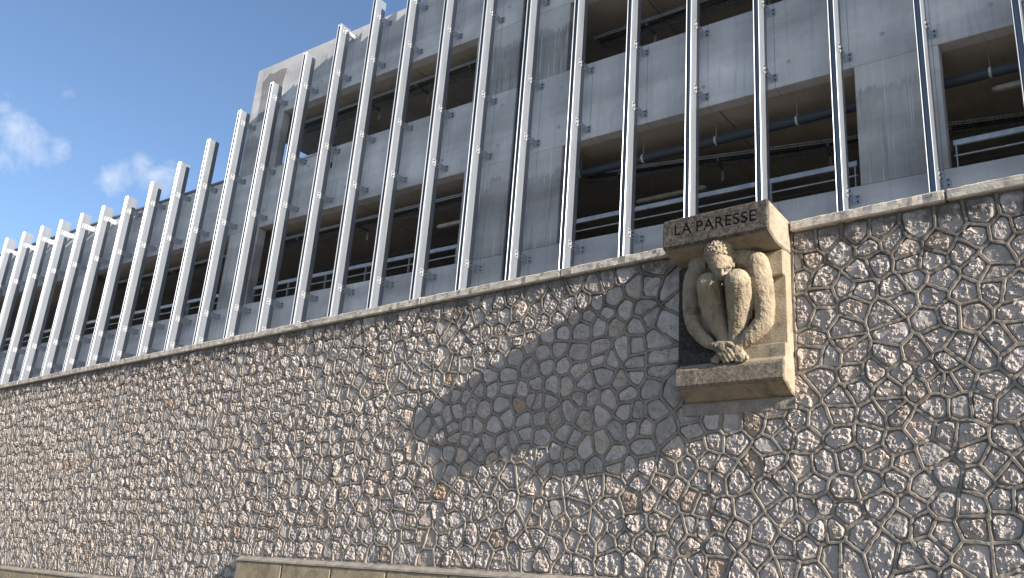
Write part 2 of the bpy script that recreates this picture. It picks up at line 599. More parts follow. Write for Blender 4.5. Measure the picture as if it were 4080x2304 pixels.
def stone(i, NA, NR):
    P = np.array(cells[i])
    c = P.mean(0)
    th = np.linspace(0, 2 * pi, NA, endpoint=False) + random.random()
    D = np.stack([np.cos(th), np.sin(th)], 1)
    E = np.roll(P, -1, 0) - P
    Nn = np.stack([E[:, 1], -E[:, 0]], 1)
    Nn /= np.linalg.norm(Nn, axis=1, keepdims=True) + 1e-9
    off = ((P - c) * Nn).sum(1)
    inset = random.uniform(0.014, 0.020)
    off = np.maximum(off - inset, 0.012)
    den = D @ Nn.T
    R = np.where(den > 1e-4, off[None, :] / np.maximum(den, 1e-4), 9.0)
    # soft minimum rounds the corners
    r = 1.0 / (np.power(R, -7.0).sum(1)) ** (1 / 7.0)
    r *= 1 + 0.07 * pnoise(D[:, 0] * 2.2 + i * 3.7, D[:, 1] * 2.2 + i * 1.3) * 2
    ts = np.array([1.0, 0.97] + list(np.linspace(0.90, 0.10, NR - 2)))
    T = ts[:, None]
    X = c[0] + D[None, :, 0] * r[None] * T
    Z = c[1] + D[None, :, 1] * r[None] * T
    jx, jz = rng.normal(0, 0.0022, X.shape), rng.normal(0, 0.0022, X.shape)
    jx[0] = jz[0] = 0
    X = X + jx
    Z = Z + jz
    size = r.mean()
    sc = min(1.15, size / 0.085)
    hm = random.uniform(0.007, 0.014)
    hb = random.uniform(-0.002, 0.008) * sc
    tx, tz = random.uniform(-0.10, 0.06), random.uniform(-0.08, 0.08)
    a = i * 17.31
    q = random.uniform(0.8, 1.35) if random.random() > 0.10 else 0.35
    n1 = 0.75 * pnoise(X * 13 + a, Z * 13) + 0.5 * pnoise(X * 27 + a, Z * 27 + 4) + 0.34 * pnoise(X * 56 + a, Z * 56) + 0.2 * pnoise(X * 110 + a, Z * 110)
    isl = np.clip((n1 + random.uniform(0.02, 0.22)) / 0.22, 0, 1)
    isl = isl * isl * (3 - 2 * isl)
    crag = 0.0095 * isl + isl * (0.011 * pnoise(X * 30 + a + 7, Z * 30) + 0.0065 * (0.25 - np.abs(pnoise(X * 58 + a, Z * 58))) + 0.0042 * pnoise(X * 120 + a, Z * 120))
    edge = np.power(np.clip((1 - T) / 0.10, 0, 1), 0.6)
    out = 0.97 + 0.26 * pnoise(X * 11 + a + 3, Z * 11 + 5)
    boss = np.clip((out - T) / 0.20, 0, 1)
    boss = boss * boss * (3 - 2 * boss)
    h = hm * edge + boss * (hb * np.clip(1.1 - T * 0.6, 0, 1) + q * crag) + (tx * (X - c[0]) + tz * (Z - c[1])) * boss + 0.0016 * edge * pnoise(X * 30 + a, Z * 30)
    h = np.maximum(h, 0.001)
    h[0] = -0.004
    Y = BED - h
    V = np.stack([X, Y, Z], -1).reshape(-1, 3)
    V = np.vstack([V, [[c[0], BED - h[-1].mean(), c[1]]]])
    a0 = np.arange(NA)
    a1 = (a0 + 1) % NA
    Q = [np.stack([k * NA + a0, k * NA + a1, (k + 1) * NA + a1, (k + 1) * NA + a0], 1) for k in range(len(ts) - 1)]
    Q = np.concatenate(Q)
    last = (len(ts) - 1) * NA
    tri = np.stack([last + a0, last + a1, np.full(NA, len(V) - 1), np.full(NA, len(V) - 1)], 1)
    # quads -> triangles with alternating diagonals: crisper facets
    alt = (np.arange(len(Q)) % 2 == 0)
    t1 = np.where(alt[:, None], Q[:, [0, 1, 2]], Q[:, [0, 1, 3]])
    t2 = np.where(alt[:, None], Q[:, [0, 2, 3]], Q[:, [1, 2, 3]])
    F = np.concatenate([t1, t2, tri[:, :3]])
    rr = random.random()
    g = random.uniform(0.84, 1.08)
    tint = (g, g, g)
    if rr < 0.0025:
        tint = (0.82, 0.68, 0.54)
    elif rr < 0.016:
        tint = (0.78, 0.70, 0.62)
    elif rr < 0.20:
        tint = (g * 0.93, g * 0.94, g * 0.95)
    elif rr < 0.36:
        tint = (g * 1.02, g * 0.97, g * 0.92)
    return V, F, np.tile(np.array([*tint, 1.0]), (len(V), 1))


# which stones show largest: projected size
Mi = cam.matrix_world.inverted()
rank = []
for i in range(NP):
    v = Mi @ Vector((pts[i][0], 0, pts[i][1]))
    dd = -v.z
    sx, sy = v.x / max(dd, 0.1) * 3487, v.y / max(dd, 0.1) * 3487
    inview = dd > 0.1 and abs(sx) < 2100 and abs(sy) < 1230
    P = np.array(cells[i])
    ar = 0.5 * abs(np.dot(P[:, 0], np.roll(P[:, 1], 1)) - np.dot(P[:, 1], np.roll(P[:, 0], 1)))
    facing = (Vector((pts[i][0], 0, pts[i][1])) - CAM).normalized().y
    rank.append((ar * facing / max(dd, 0.1) ** 2 * (1 if inview else 1e-4), i))
rank.sort(reverse=True)
picked = set(i for _, i in rank[:300])
sv, sf, stn, nb = [], [], [], 0
for i in range(NP):
    if i in picked:
        V, F, T = stone(i, 48, 17)
        me = np_mesh("stone", V, F, T)
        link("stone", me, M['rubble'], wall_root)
    else:
        far = pts[i][0] < -13 or pts[i][0] > 0
        V, F, T = stone(i, 28 if far else 38, 10 if far else 13)
        sv.append(V)
        sf.append(F + nb)
        stn.append(T)
        nb += len(V)
rest = link("stone_field", np_mesh("stone_field", np.concatenate(sv), np.concatenate(sf), np.concatenate(stn)), M['rubble'], wall_root)
rest['kind'] = 'stuff'

# raised mortar ribbons along every joint
rv, rf, nb = [], [], 0
for i in range(NP):
    P, ids = cells[i], cell_ids[i]
    n = len(P)
    for k in range(n):
        if 0 <= ids[k] < i or ids[k] == -9:
            continue
        a, b = np.array(P[k]), np.array(P[(k + 1) % n])
        L = np.linalg.norm(b - a)
        if L < 0.012:
            continue
        d = (b - a) / L
        nrm = np.array([-d[1], d[0]])
        a = a - d * 0.004
        b = b + d * 0.004
        m = max(2, int(L / 0.024) + 1)
        t = np.linspace(0, 1, m)
        C = a[None] * (1 - t[:, None]) + b[None] * t[:, None]
        wob = pnoise(C[:, 0] * 14 + 5, C[:, 1] * 14) * 0.010 * np.sin(t * pi)
        C = C + nrm[None] * wob[:, None]
        ww = 1 + 0.60 * pnoise(C[:, 0] * 9 + 40, C[:, 1] * 9)
        ww = ww * (1 + rng.normal(0, 0.07, m))
        wb = 0.0165 * ww
        wt = 0.0108 * ww
        hh = 0.0215 + 0.010 * pnoise(C[:, 0] * 6, C[:, 1] * 6 + 70) + 0.0035 * rng.random(m)
        brk = pnoise(C[:, 0] * 2.3 + 11, C[:, 1] * 2.3 + 31) > 0.30
        hh = np.where(brk, hh * 0.5, hh)
        if ids[k] == -1:
            continue
        ring = []
        for s_, w_, h_ in ((-1, wb, -0.002), (-1, wt * 1.22, hh * 0.90), (-0.85, wt, hh), (0.85, wt, hh), (1, wt * 1.22, hh * 0.90), (1, wb, -0.002)):
            q = C + nrm[None] * (s_ * w_)[:, None]
            y = BED - (h_ if np.ndim(h_) else np.full(m, h_))
            ring.append(np.stack([q[:, 0], y, q[:, 1]], 1))
        V = np.stack(ring, 1).reshape(-1, 3)
        for s in range(m - 1):
            for r_ in range(5):
                v0 = nb + s * 6 + r_
                rf.append((v0, v0 + 1, v0 + 7, v0 + 6))
        rf.append((nb, nb + 1, nb + 2, nb + 5))
        rf.append((nb + (m - 1) * 6, nb + (m - 1) * 6 + 1, nb + (m - 1) * 6 + 4, nb + (m - 1) * 6 + 5))
        rv.append(V)
        nb += len(V)
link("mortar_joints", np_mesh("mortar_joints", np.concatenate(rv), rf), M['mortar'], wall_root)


# rough slab maker: subdivided box with worn, uneven edges
def rough_box(x0, x1, y0, y1, z0, z1, cell=0.06, amp=0.006, bev=0.012, poly=None):
    bm = bmesh.new()
    if poly is None:
        mb = MB().box(x0, x1, y0, y1, z0, z1)
    else:
        mb = MB().extrude_x(poly, x0, x1)
    me = mb.mesh("tmp", bev)
    bm.from_mesh(me)
    bpy.data.meshes.remove(me)
    dims = max(x1 - x0, 0.01)
    for _ in range(6):
        es = [e for e in bm.edges if e.calc_length() > cell * 1.6]
        if not es:
            break
        bmesh.ops.subdivide_edges(bm, edges=es, cuts=1, use_grid_fill=True)
    bmesh.ops.triangulate(bm, faces=[f for f in bm.faces if len(f.verts) > 4])
    bm.normal_update()
    co = np.array([v.co[:] for v in bm.verts])
    nn = np.array([v.normal[:] for v in bm.verts])
    q = pnoise(co[:, 0] * 9 + co[:, 1] * 4 + 3, co[:, 2] * 9 + co[:, 1] * 7) + 0.6 * pnoise(co[:, 0] * 24 + 8, co[:, 2] * 24 + co[:, 1] * 19)
    co = co + nn * (q * amp)[:, None]
    for v, c in zip(bm.verts, co):
        v.co = c
    out = bpy.data.meshes.new("rough")
    bm.to_mesh(out)
    bm.free()
    return out


# coping stones
xs = [XL]
while xs[-1] < XR - 1.5:
    xs.append(xs[-1] + random.uniform(1.9, 2.5))
xs = [x for x in xs if not (NX0 - 0.6 < x < NX1 + 0.6)] + [NX0 + 0.005, NX1 - 0.005, XR]
xs.sort()
for a, b in zip(xs[:-1], xs[1:]):
    if abs(a - (NX0 + 0.005)) < 1e-6:
        continue
    me = rough_box(a + 0.003, b - 0.003, -0.032 + random.uniform(-0.004, 0.004), 0.36, ZT + 0.001, 5.302, 0.05, 0.010, 0.014)
    link("coping_stone", me, M['coping'], wall_root)

# plinth: ashlar blocks under a sloping mortar ledge
def plinth(x0, x1, top, first, pitch):
    js = [x0]
    x = first
    while x < x1 - 0.3:
        if x > x0 + 0.2:
            js.append(x)
        x += pitch
    js.append(x1)
    for a, b in zip(js[:-1], js[1:]):
        zt = top
        for zb in (top - 0.52, top - 1.06):
            zb = max(zb, 0.004)
            if zt - zb < 0.1:
                continue
            me = rough_box(a + 0.014, b - 0.014, -0.066, 0.033, zb + 0.012, zt - 0.012, 0.12, 0.004, 0.012)
            link("plinth_block", me, M['ashlar'], wall_root)
            zt = zb
    return js


def ledge(x0, x1, top):
    me = rough_box(x0, x1, 0, 0, 0, 0, 0.09, 0.005, 0.0, [(-0.075, top - 0.012), (-0.070, top + 0.012), (0.012, top + 0.062), (0.0335, top + 0.062), (0.0335, top - 0.012)])
    link("mortar_ledge", me, M['mortar'], wall_root)


plinth(PX + 0.01, XR, PZ1 - 0.06, -10.67, 1.07)
plinth(XL, PX, PZ0 - 0.06, -19.41 - 1.21 * 8, 1.21)
ledge(PX + 0.01, XR, PZ1 - 0.06)
ledge(XL, PX + 0.005, PZ0 - 0.06)
MB().box(XL, PX + 0.005, -0.045, BED - 0.002, 0.0, PZ0 - 0.072).build("plinth_mortar", M['mortar'], wall_root)
MB().box(PX + 0.012, XR, -0.045, BED - 0.002, 0.0, PZ1 - 0.072).build("plinth_mortar", M['mortar'], wall_root)

# =================================================================== SCULPTURE
sc_root = empty("stone_sculpture", Matrix.Translation((-3.8, 0, 3.5)))
tag(sc_root, "carved limestone niche sculpture of a crouching figure under a lintel lettered LA PARESSE", "sculpture")
SI = sc_root.matrix_world.inverted()
bpy.context.view_layer.update()


def sc_link(name, me, mat):
    me.transform(SI)
    return link(name, me, mat, sc_root)


# lintel with cut lettering
lin_poly = [(-0.518, 5.052), (-0.516, 5.372), (0.0, 5.322), (0.36, 5.322), (0.36, 4.965), (-0.10, 4.965), (-0.30, 4.975)]
me = rough_box(-4.385, -3.215, 0, 0, 0, 0, 0.06, 0.0045, 0.016, lin_poly)
lin = link("lintel", me, M['lintel'])
me.materials.append(M['carved'])
txt_c = bpy.data.curves.new("txt", 'FONT')
txt_c.body = "LA PARESSE"
txt_c.size = 0.178
txt_c.extrude = 0.03
txt_c.space_character = 1.06
txt_c.space_word = 0.75
txt_c.resolution_u = 4
txt_c.offset = 0.002
txt = bpy.data.objects.new("txt", txt_c)
COL.objects.link(txt)
bpy.context.view_layer.update()
tme = bpy.data.meshes.new_from_object(txt)
bpy.data.objects.remove(txt)
co = np.array([v.co[:] for v in tme.vertices])
wid = co[:, 0].max() - co[:, 0].min()
hgt = co[:, 1].max() - co[:, 1].min()
sx, sz = 0.905 / wid, 0.122 / hgt
for v in tme.vertices:
    x = (v.co.x - co[:, 0].min()) * sx
    zz = (v.co.y - co[:, 1].min()) * sz
    v.co = (-4.242 + x, -0.521 + v.co.z * 0.75, 5.178 + zz - 0.022 * x)
tme.materials.clear()
tme.materials.append(M['carved'])
cut = bpy.data.objects.new("cut", tme)
COL.objects.link(cut)
bm = bmesh.new()
bm.from_mesh(tme)
bmesh.ops.remove_doubles(bm, verts=bm.verts, dist=0.00005)
bmesh.ops.recalc_face_normals(bm, faces=bm.faces)
bm.to_mesh(tme)
bm.free()
for p in tme.polygons:
    p.material_index = 0
mod = lin.modifiers.new("letters", 'BOOLEAN')
mod.operation = 'DIFFERENCE'
mod.solver = 'EXACT'
mod.object = cut
mod.material_mode = 'TRANSFER'
bpy.context.view_layer.update()
dg = bpy.context.evaluated_depsgraph_get()
new = bpy.data.meshes.new_from_object(lin.evaluated_get(dg))
bpy.data.objects.remove(lin)
bpy.data.objects.remove(cut)
lin = sc_link("lintel", new, M['lintel'])

# back panel, steps, corbelled foot slab
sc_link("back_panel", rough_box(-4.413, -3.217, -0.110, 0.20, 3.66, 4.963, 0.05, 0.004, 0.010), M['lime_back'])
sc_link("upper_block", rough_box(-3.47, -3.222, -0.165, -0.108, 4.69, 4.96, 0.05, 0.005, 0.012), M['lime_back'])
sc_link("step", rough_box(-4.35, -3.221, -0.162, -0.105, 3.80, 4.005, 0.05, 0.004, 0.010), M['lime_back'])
slab_poly = [(-0.249, 3.628), (-0.247, 3.805), (-0.13, 3.893), (0.20, 3.893), (0.20, 3.50), (-0.03, 3.515)]
sc_link("foot_slab", rough_box(-4.372, -3.213, 0, 0, 0, 0, 0.05, 0.005, 0.014, slab_poly), M['foot'])
sc_link("bracket_course", rough_box(-4.42, -3.205, 0.004, 0.10, 3.38, 3.512, 0.04, 0.010, 0.01), M['mortar'])


# the crouching figure: overlapping tapered limbs fused into one skin
f_px = 3487.2


def SP(u, v, p):
    """a point of the figure: seen at (u, v) in the close-up of the relief, p metres out from the wall face"""
    x, y = 2550 + u * 0.6184, 750 + v * 0.6184
    d = _r * ((x - 2040) / f_px) + _u * (-(y - 1152) / f_px) + _f
    t = (-p - CAM.y) / d.y
    return CAM + d * t


PXM = 0.00158
fm = bmesh.new()


def ball(c, r, sub=2, rot=None):
    m = Matrix.Translation(c)
    if rot is not None:
        m = m @ rot
    if not isinstance(r, (int, float)):
        m = m @ Matrix.Diagonal((*r, 1))
        r = 1.0
    bmesh.ops.create_icosphere(fm, subdivisions=sub, radius=r, matrix=m)


def limb(chain):
    """chain of (u, v, p, radius_px)"""
    P = [(SP(a, b, c), r * PXM) for a, b, c, r in chain]
    for (a, ra), (b, rb) in zip(P[:-1], P[1:]):
        d = b - a
        L = d.length
        n = max(2, int(L / (min(ra, rb) * 0.35)))
        seg = 16
        z = d.normalized()
        x = z.orthogonal().normalized()
        y = z.cross(x)
        rings = []
        for k in range(5):      # closed tapered barrel with rounded ends
            pass
        prof = []
        for k in range(1, 5):
            t = k / 5 * pi / 2
            prof.append((-ra * cos(t), ra * sin(t)))
        m = max(2, int(L / 0.03))
        for k in range(m + 1):
            prof.append((L * k / m, ra + (rb - ra) * k / m))
        for k in range(4, 0, -1):
            t = k / 5 * pi / 2
            prof.append((L + rb * cos(t), rb * sin(t)))
        for h, r in prof:
            rings.append([fm.verts.new(a + z * h + x * (r * cos(2 * pi * j / seg)) + y * (r * sin(2 * pi * j / seg))) for j in range(seg)])
        for r0, r1 in zip(rings[:-1], rings[1:]):
            for j in range(seg):
                fm.faces.new((r0[j], r0[(j + 1) % seg], r1[(j + 1) % seg], r1[j]))
        fm.faces.new(rings[0][::-1])
        fm.faces.new(rings[-1])


# head bowed between the knees
ball(SP(512, 426, 0.385), (0.150, 0.155, 0.155), 3)
ball(SP(516, 478, 0.405), (0.128, 0.122, 0.108), 3)
ball(SP(526, 516, 0.415), (0.098, 0.100, 0.082), 3)
ball(SP(530, 560, 0.405), (0.070, 0.090, 0.060), 3)                               # jaw tucked between the knees
limb([(478, 514, 0.482, 12), (524, 520, 0.505, 12), (580, 506, 0.486, 12)])      # brow
limb([(525, 526, 0.503, 9), (530, 556, 0.512, 13)])                               # nose
ball(SP(602, 490, 0.33), (0.014, 0.034, 0.042))                                   # ears
ball(SP(424, 498, 0.33), (0.014, 0.034, 0.042))
# hair: rows of low stone curls on the crown
for rr_, cnt in ((0.0, 1), (0.24, 7), (0.46, 13), (0.68, 18), (0.90, 22), (1.10, 24)):
    for k in range(cnt):
        th = 2 * pi * k / cnt + rr_ * 3 + random.uniform(-0.1, 0.1)
        lat = rr_ * 1.15
        n = Vector((sin(lat) * cos(th), -cos(lat), sin(lat) * sin(th)))
        n.rotate(Matrix.Rotation(radians(-42), 3, 'X'))
        if n.z < -0.25 and n.y < -0.1:
            continue
        c0 = SP(512, 428, 0.386)
        ball(c0 + Vector((n.x * 0.145, n.y * 0.149, n.z * 0.149)), (0.020, 0.017, 0.016), 1, Matrix.Rotation(random.uniform(-0.6, 0.6), 4, 'Y'))
# neck, shoulders, back
limb([(520, 440, 0.30, 78), (540, 480, 0.18, 100)])
limb([(385, 505, 0.20, 76), (560, 450, 0.16, 96), (738, 482, 0.20, 80)])
limb([(540, 560, 0.05, 118), (560, 760, 0.0, 112), (570, 930, 0.0, 95)])
# arm on the picture's right: deltoid, upper arm, elbow, forearm, wrist
limb([(754, 494, 0.235, 76), (770, 560, 0.235, 78), (789, 645, 0.220, 72), (802, 735, 0.200, 65), (804, 812, 0.182, 61), (800, 862, 0.178, 59)])
limb([(800, 862, 0.178, 59), (764, 905, 0.188, 58), (704, 962, 0.202, 50), (648, 1012, 0.208, 34)])
ball(SP(757, 482, 0.262), (0.110, 0.104, 0.118))
# arm on the picture's left
limb([(388, 512, 0.220, 68), (346, 575, 0.230, 62), (330, 660, 0.225, 58), (328, 765, 0.210, 55), (338, 850, 0.195, 53), (356, 900, 0.192, 51)])
limb([(356, 900, 0.192, 51), (396, 955, 0.200, 47), (436, 992, 0.206, 40), (468, 1012, 0.212, 31)])
# thighs and shins: the knees jut out, the shins fall back to the feet
limb([(446, 622, 0.360, 80), (462, 770, 0.12, 80), (480, 930, 0.04, 84)])
limb([(628, 602, 0.410, 80), (662, 770, 0.14, 78), (670, 930, 0.05, 84)])
limb([(446, 622, 0.372, 81), (456, 705, 0.285, 81), (480, 805, 0.222, 78), (514, 900, 0.192, 61), (552, 985, 0.176, 42), (545, 1050, 0.165, 39)])
limb([(628, 600, 0.425, 80), (638, 685, 0.325, 82), (639, 775, 0.256, 79), (632, 870, 0.218, 64), (617, 955, 0.192, 44), (622, 1040, 0.180, 39)])
limb([(692, 660, 0.34, 26), (704, 740, 0.25, 30), (692, 830, 0.19, 34)])
ball(SP(438, 612, 0.395), (0.090, 0.080, 0.098))
ball(SP(620, 590, 0.452), (0.092, 0.080, 0.102))
# feet with toes
limb([(628, 1055, 0.175, 38), (655, 1085, 0.200, 34), (662, 1098, 0.215, 28)])
for k, (tu, tv, tr) in enumerate(((622, 1116, 14), (640, 1119, 12), (657, 1116, 12), (674, 1110, 11), (690, 1102, 11))):
    limb([(tu + 2, tv - 18, 0.215, tr), (tu, tv - 4, 0.238, tr)])
limb([(540, 1060, 0.165, 36), (500, 1098, 0.190, 30), (480, 1108, 0.200, 24)])
for tu, tv in ((468, 1116), (484, 1122), (500, 1124)):
    limb([(tu + 6, tv - 16, 0.200, 12), (tu, tv - 2, 0.224, 11)])
# hands: the left hand laid over the right wrist, four fingers running down, thumb across
limb([(462, 1010, 0.212, 28), (500, 1026, 0.228, 32), (535, 1034, 0.236, 33)])
limb([(500, 1010, 0.228, 26), (548, 1012, 0.240, 26)])
for a, b_, c_ in (((500, 1046), (520, 1082), (542, 1118)), ((520, 1040), (545, 1080), (570, 1120)), ((540, 1032), (568, 1070), (592, 1108)), ((556, 1022), (584, 1056), (606, 1090))):
    limb([(a[0], a[1], 0.245, 14), (b_[0], b_[1], 0.258, 12.5), (c_[0], c_[1], 0.240, 10.5)])
limb([(535, 1002, 0.242, 16), (570, 998, 0.260, 13), (600, 1012, 0.257, 11.5)])
limb([(648, 1012, 0.208, 33), (630, 1030, 0.214, 34), (612, 1046, 0.216, 32)])
for a, b_, c_ in (((640, 1052), (628, 1078), (614, 1098)), ((655, 1048), (648, 1074), (638, 1092))):
    limb([(a[0], a[1], 0.222, 13), (b_[0], b_[1], 0.232, 12), (c_[0], c_[1], 0.222, 11)])
bmesh.ops.recalc_face_normals(fm, faces=fm.faces)
fme = bpy.data.meshes.new("figure_raw")
fm.to_mesh(fme)
fm.free()
fo = bpy.data.objects.new("figure_raw", fme)
COL.objects.link(fo)
rm = fo.modifiers.new("fuse", 'REMESH')
rm.mode = 'VOXEL'
rm.voxel_size = 0.0065
sm = fo.modifiers.new("soften", 'SMOOTH')
sm.factor = 0.5
sm.iterations = 2
bpy.context.view_layer.update()
dg = bpy.context.evaluated_depsgraph_get()
fig = bpy.data.meshes.new_from_object(fo.evaluated_get(dg))
bpy.data.objects.remove(fo)
nv = len(fig.vertices)
co = np.empty(nv * 3, dtype=np.float32)
no = np.empty(nv * 3, dtype=np.float32)
fig.vertices.foreach_get("co", co)
fig.vertices.foreach_get("normal", no)
co, no = co.reshape(-1, 3), no.reshape(-1, 3)
q = pnoise(co[:, 0] * 22 + co[:, 1] * 13, co[:, 2] * 22 + co[:, 1] * 17) * 0.0065 + pnoise(co[:, 0] * 55 + co[:, 1] * 31, co[:, 2] * 55 - co[:, 1] * 43) * 0.0050
hc = np.array(SP(512, 436, 0.376)[:], dtype=np.float32)
hd = co - hc
hair = (np.linalg.norm(hd, axis=1) < 0.185) & (hd[:, 2] > -0.055 - 0.30 * (hd[:, 1] + 0.10))
curl = 0.30 - np.abs(pnoise(hd[:, 0] * 30 + hd[:, 1] * 11, hd[:, 2] * 30 - hd[:, 1] * 24)) * 1.6
q = q + np.where(hair, curl * 0.016, 0.0)
co = co + no * q[:, None]
fig.vertices.foreach_set("co", co.ravel())
fig.polygons.foreach_set("use_smooth", np.ones(len(fig.polygons), dtype=bool))
fig.update()
sc_link("figure", fig, M['lime'])

# =================================================================== PARKING BUILDING (local frame: x along facade, -y towards the street)
B_ANG, TILT = radians(3.2), 0.0042
BM = Matrix.Translation((-2.5, 2.2, 0)) @ Matrix.Rotation(B_ANG, 4, 'Z') @ Matrix.Rotation(TILT, 4, 'Y')
bld = empty("parking_garage", BM)
tag(bld, "grey fair-faced concrete parking garage with long open window bays above the stone wall", "building")
TH = 0.20
UL, UT, UR = -32.0, -13.87, 9.0      # left end, left end of the tall part, right end
ZA0, ZA1, ZB0, ZB1, ZP = 6.60, 8.30, 9.685, 11.03, 12.43
GJ = (-6.235, -6.170)               # movement joint


def bpart(name, mb, mat, bevel=0.008):
    return mb.build(name, mat, bld, bevel)


def fbox(name, u0, u1, z0, z1, y0=0.0, y1=TH, mat='concrete', bevel=0.008):
    return bpart(name, MB().box(u0, u1, y0, y1, z0, z1), M[mat], bevel)


# street facade: sill walls, spandrels and parapets, in pours split at the joints
for u0, u1 in ((UL, UT - 0.004), (UT, GJ[0]), (GJ[1], UR)):
    fbox("sill_wall", u0, u1, 4.3, ZA0)
    fbox("spandrel", u0, u1, ZA1, ZB0)
    if u0 > UL:
        fbox("parapet", u0, u1, ZB1, ZP)
bpart("roof_edge_flashing", MB().box(UL, UT - 0.004, -0.025, 0.34, ZB0 + 0.001, ZB0 + 0.06), M['flash'])
openA = [(-30.4, -27.2), (-26.2, -20.55), (-19.5, -13.78), (-12.80, -7.23), (-5.20, -0.685), (0.32, 6.2)]
openB = [(-12.66, -7.22), (-5.215, -0.69), (0.32, 6.2)]
edgesA = [UL] + [x for p in openA for x in p] + [UR]
for k in range(0, len(edgesA), 2):
    a, b = edgesA[k], edgesA[k + 1]
    if a < GJ[0] < b:
        fbox("pillar", a, GJ[0], ZA0 + 0.001, ZA1 - 0.001, mat='concrete_pillar')
        fbox("pillar", GJ[1], b, ZA0 + 0.001, ZA1 - 0.001, mat='concrete_pillar')
    elif a < UT < b:
        fbox("pillar", a, UT - 0.004, ZA0 + 0.001, ZA1 - 0.001, mat='concrete_pillar')
        fbox("pillar", UT, b, ZA0 + 0.001, ZA1 - 0.001, mat='concrete_pillar')
    else:
        fbox("pillar", a, b, ZA0 + 0.001, ZA1 - 0.001, mat='concrete_pillar')
edgesB = [UT] + [x for p in openB for x in p] + [UR]
for k in range(0, len(edgesB), 2):
    a, b = edgesB[k], edgesB[k + 1]
    if a < GJ[0] < b:
        fbox("pillar", a, GJ[0], ZB0 + 0.001, ZB1 - 0.001, mat='concrete_pillar')
        fbox("pillar", GJ[1], b, ZB0 + 0.001, ZB1 - 0.001, mat='concrete_pillar')
    else:
        fbox("pillar", a, b, ZB0 + 0.001, ZB1 - 0.001, mat='concrete_pillar')
bpart("joint_sealant", MB().box(GJ[0] + 0.001, GJ[1] - 0.001, 0.05, TH, 4.3, ZP - 0.02), M['joint'], 0)
# floors, roof, ends
DEP = 15.0
bpart("floor_slab", MB().box(UL, UR, TH + 0.002, DEP, 5.25, 5.55), M['concrete_in'])
bpart("floor_slab", MB().box(UL, UR, TH + 0.002, DEP, ZA1 + 0.07, ZA1 + 0.34), M['concrete_in'])
bpart("roof_slab", MB().box(UT, UR, TH + 0.002, DEP, ZB1 + 0.07, ZB1 + 0.34), M['concrete_in'])
bpart("back_wall", MB().box(UL, UR, DEP + 0.002, DEP + 0.2, 4.3, ZB0), M['concrete_in'])
bpart("back_wall", MB().box(UT + 2.5, UR, DEP + 0.002, DEP + 0.2, ZB0 + 0.002, ZP), M['concrete_in'])
bpart("end_wall", MB().box(UR + 0.002, UR + 0.2, 0, DEP, 4.3, ZP), M['concrete_in'])
bpart("end_parapet", MB().box(UT, UT + TH, TH + 0.003, DEP, ZB1 + 0.345, ZP), M['concrete'])
bpart("end_parapet", MB().box(UT, UT + TH, TH + 0.003, DEP, ZA1 + 0.345, ZB0), M['concrete'])
bpart("end_parapet", MB().box(UL, UL + TH, TH + 0.003, DEP, 5.555, 6.35), M['concrete'])
for y in (5.0, 10.0):
    for u in (-24.5, -19.9, -13.3, -6.8, -0.2):
        bpart("column", MB().box(u - 0.2, u + 0.2, y - 0.2, y + 0.2, 5.552, ZA1 + 0.068), M['concrete_in'])
        if u > UT:
            bpart("column", MB().box(u - 0.2, u + 0.2, y - 0.2, y + 0.2, ZA1 + 0.342, ZB1 + 0.068), M['concrete_in'])
# ceiling made of precast planks with open joints
rows = [(0.206, 0.965), (0.98, 3.38), (3.395, 5.8), (5.815, 8.2)]
for zc, ustart in ((ZA1, UL), (ZB1, UT)):
    for (y0, y1) in rows:
        u = ustart + 0.02
        k = 0
        while u < UR - 0.3:
            u2 = min(u + 2.43, UR - 0.02)
            dzr = random.uniform(-0.004, 0.004)
            bpart("ceiling_plank", MB().box(u, u2, y0, y1, zc + 0.006 + dzr, zc + 0.068), M['concrete_in'], 0.006)
            u = u2 + 0.016


# cone marks left by the formwork ties
tm = bmesh.new()
bmesh.ops.create_circle(tm, segments=20, radius=0.034)
r_in = [v for v in tm.verts]
f0 = tm.faces.new(r_in)
bmesh.ops.inset_region(tm, faces=[f0], thickness=0.006)
for v in tm.verts:
    v.co.z = 0.0018 if v.co.length > 0.03 else -0.0005
tie_mesh = bpy.data.meshes.new("tie_mark")
tm.to_mesh(tie_mesh)
tm.free()
tie_mesh.materials.append(M['concrete_pillar'])
for u in np.arange(-1.555 - 24 * 1.243, 8.0, 1.243):
    for z, lo in ((8.66, UL), (9.40, UL), (11.42, UT), (12.05, UT)):
        if u < lo or abs(u - GJ[0]) < 0.15:
            continue
        o = bpy.data.objects.new("tie_mark", tie_mesh)
        COL.objects.link(o)
        o.parent = bld
        o.location = (u + random.uniform(-0.02, 0.02), -0.001, z + random.uniform(-0.02, 0.02))
        o.rotation_euler = (pi / 2, 0, 0)


# plaster patches and edge coping visible on the tall corner
pa = [(-13.58, 11.0), (-12.86, 11.02), (-12.80, 11.35), (-12.86, 11.8), (-12.78, 12.16), (-13.0, 12.21), (-13.25, 12.17), (-13.42, 12.22), (-13.60, 12.05), (-13.56, 11.6)]
mb = MB()
mb.v = [(u, -0.005, z) for u, z in pa] + [(u, 0.004, z) for u, z in pa]
n_ = len(pa)
mb.f = [tuple(range(n_)), tuple(range(2 * n_ - 1, n_ - 1, -1))] + [(i, i + n_, (i + 1) % n_ + n_, (i + 1) % n_) for i in range(n_)]
bpart("render_patch", mb, M['concrete_dark'], 0.0)

# =================================================================== FINS
def local_pt(u, y, z):
    return BM @ Vector((u, y, z))


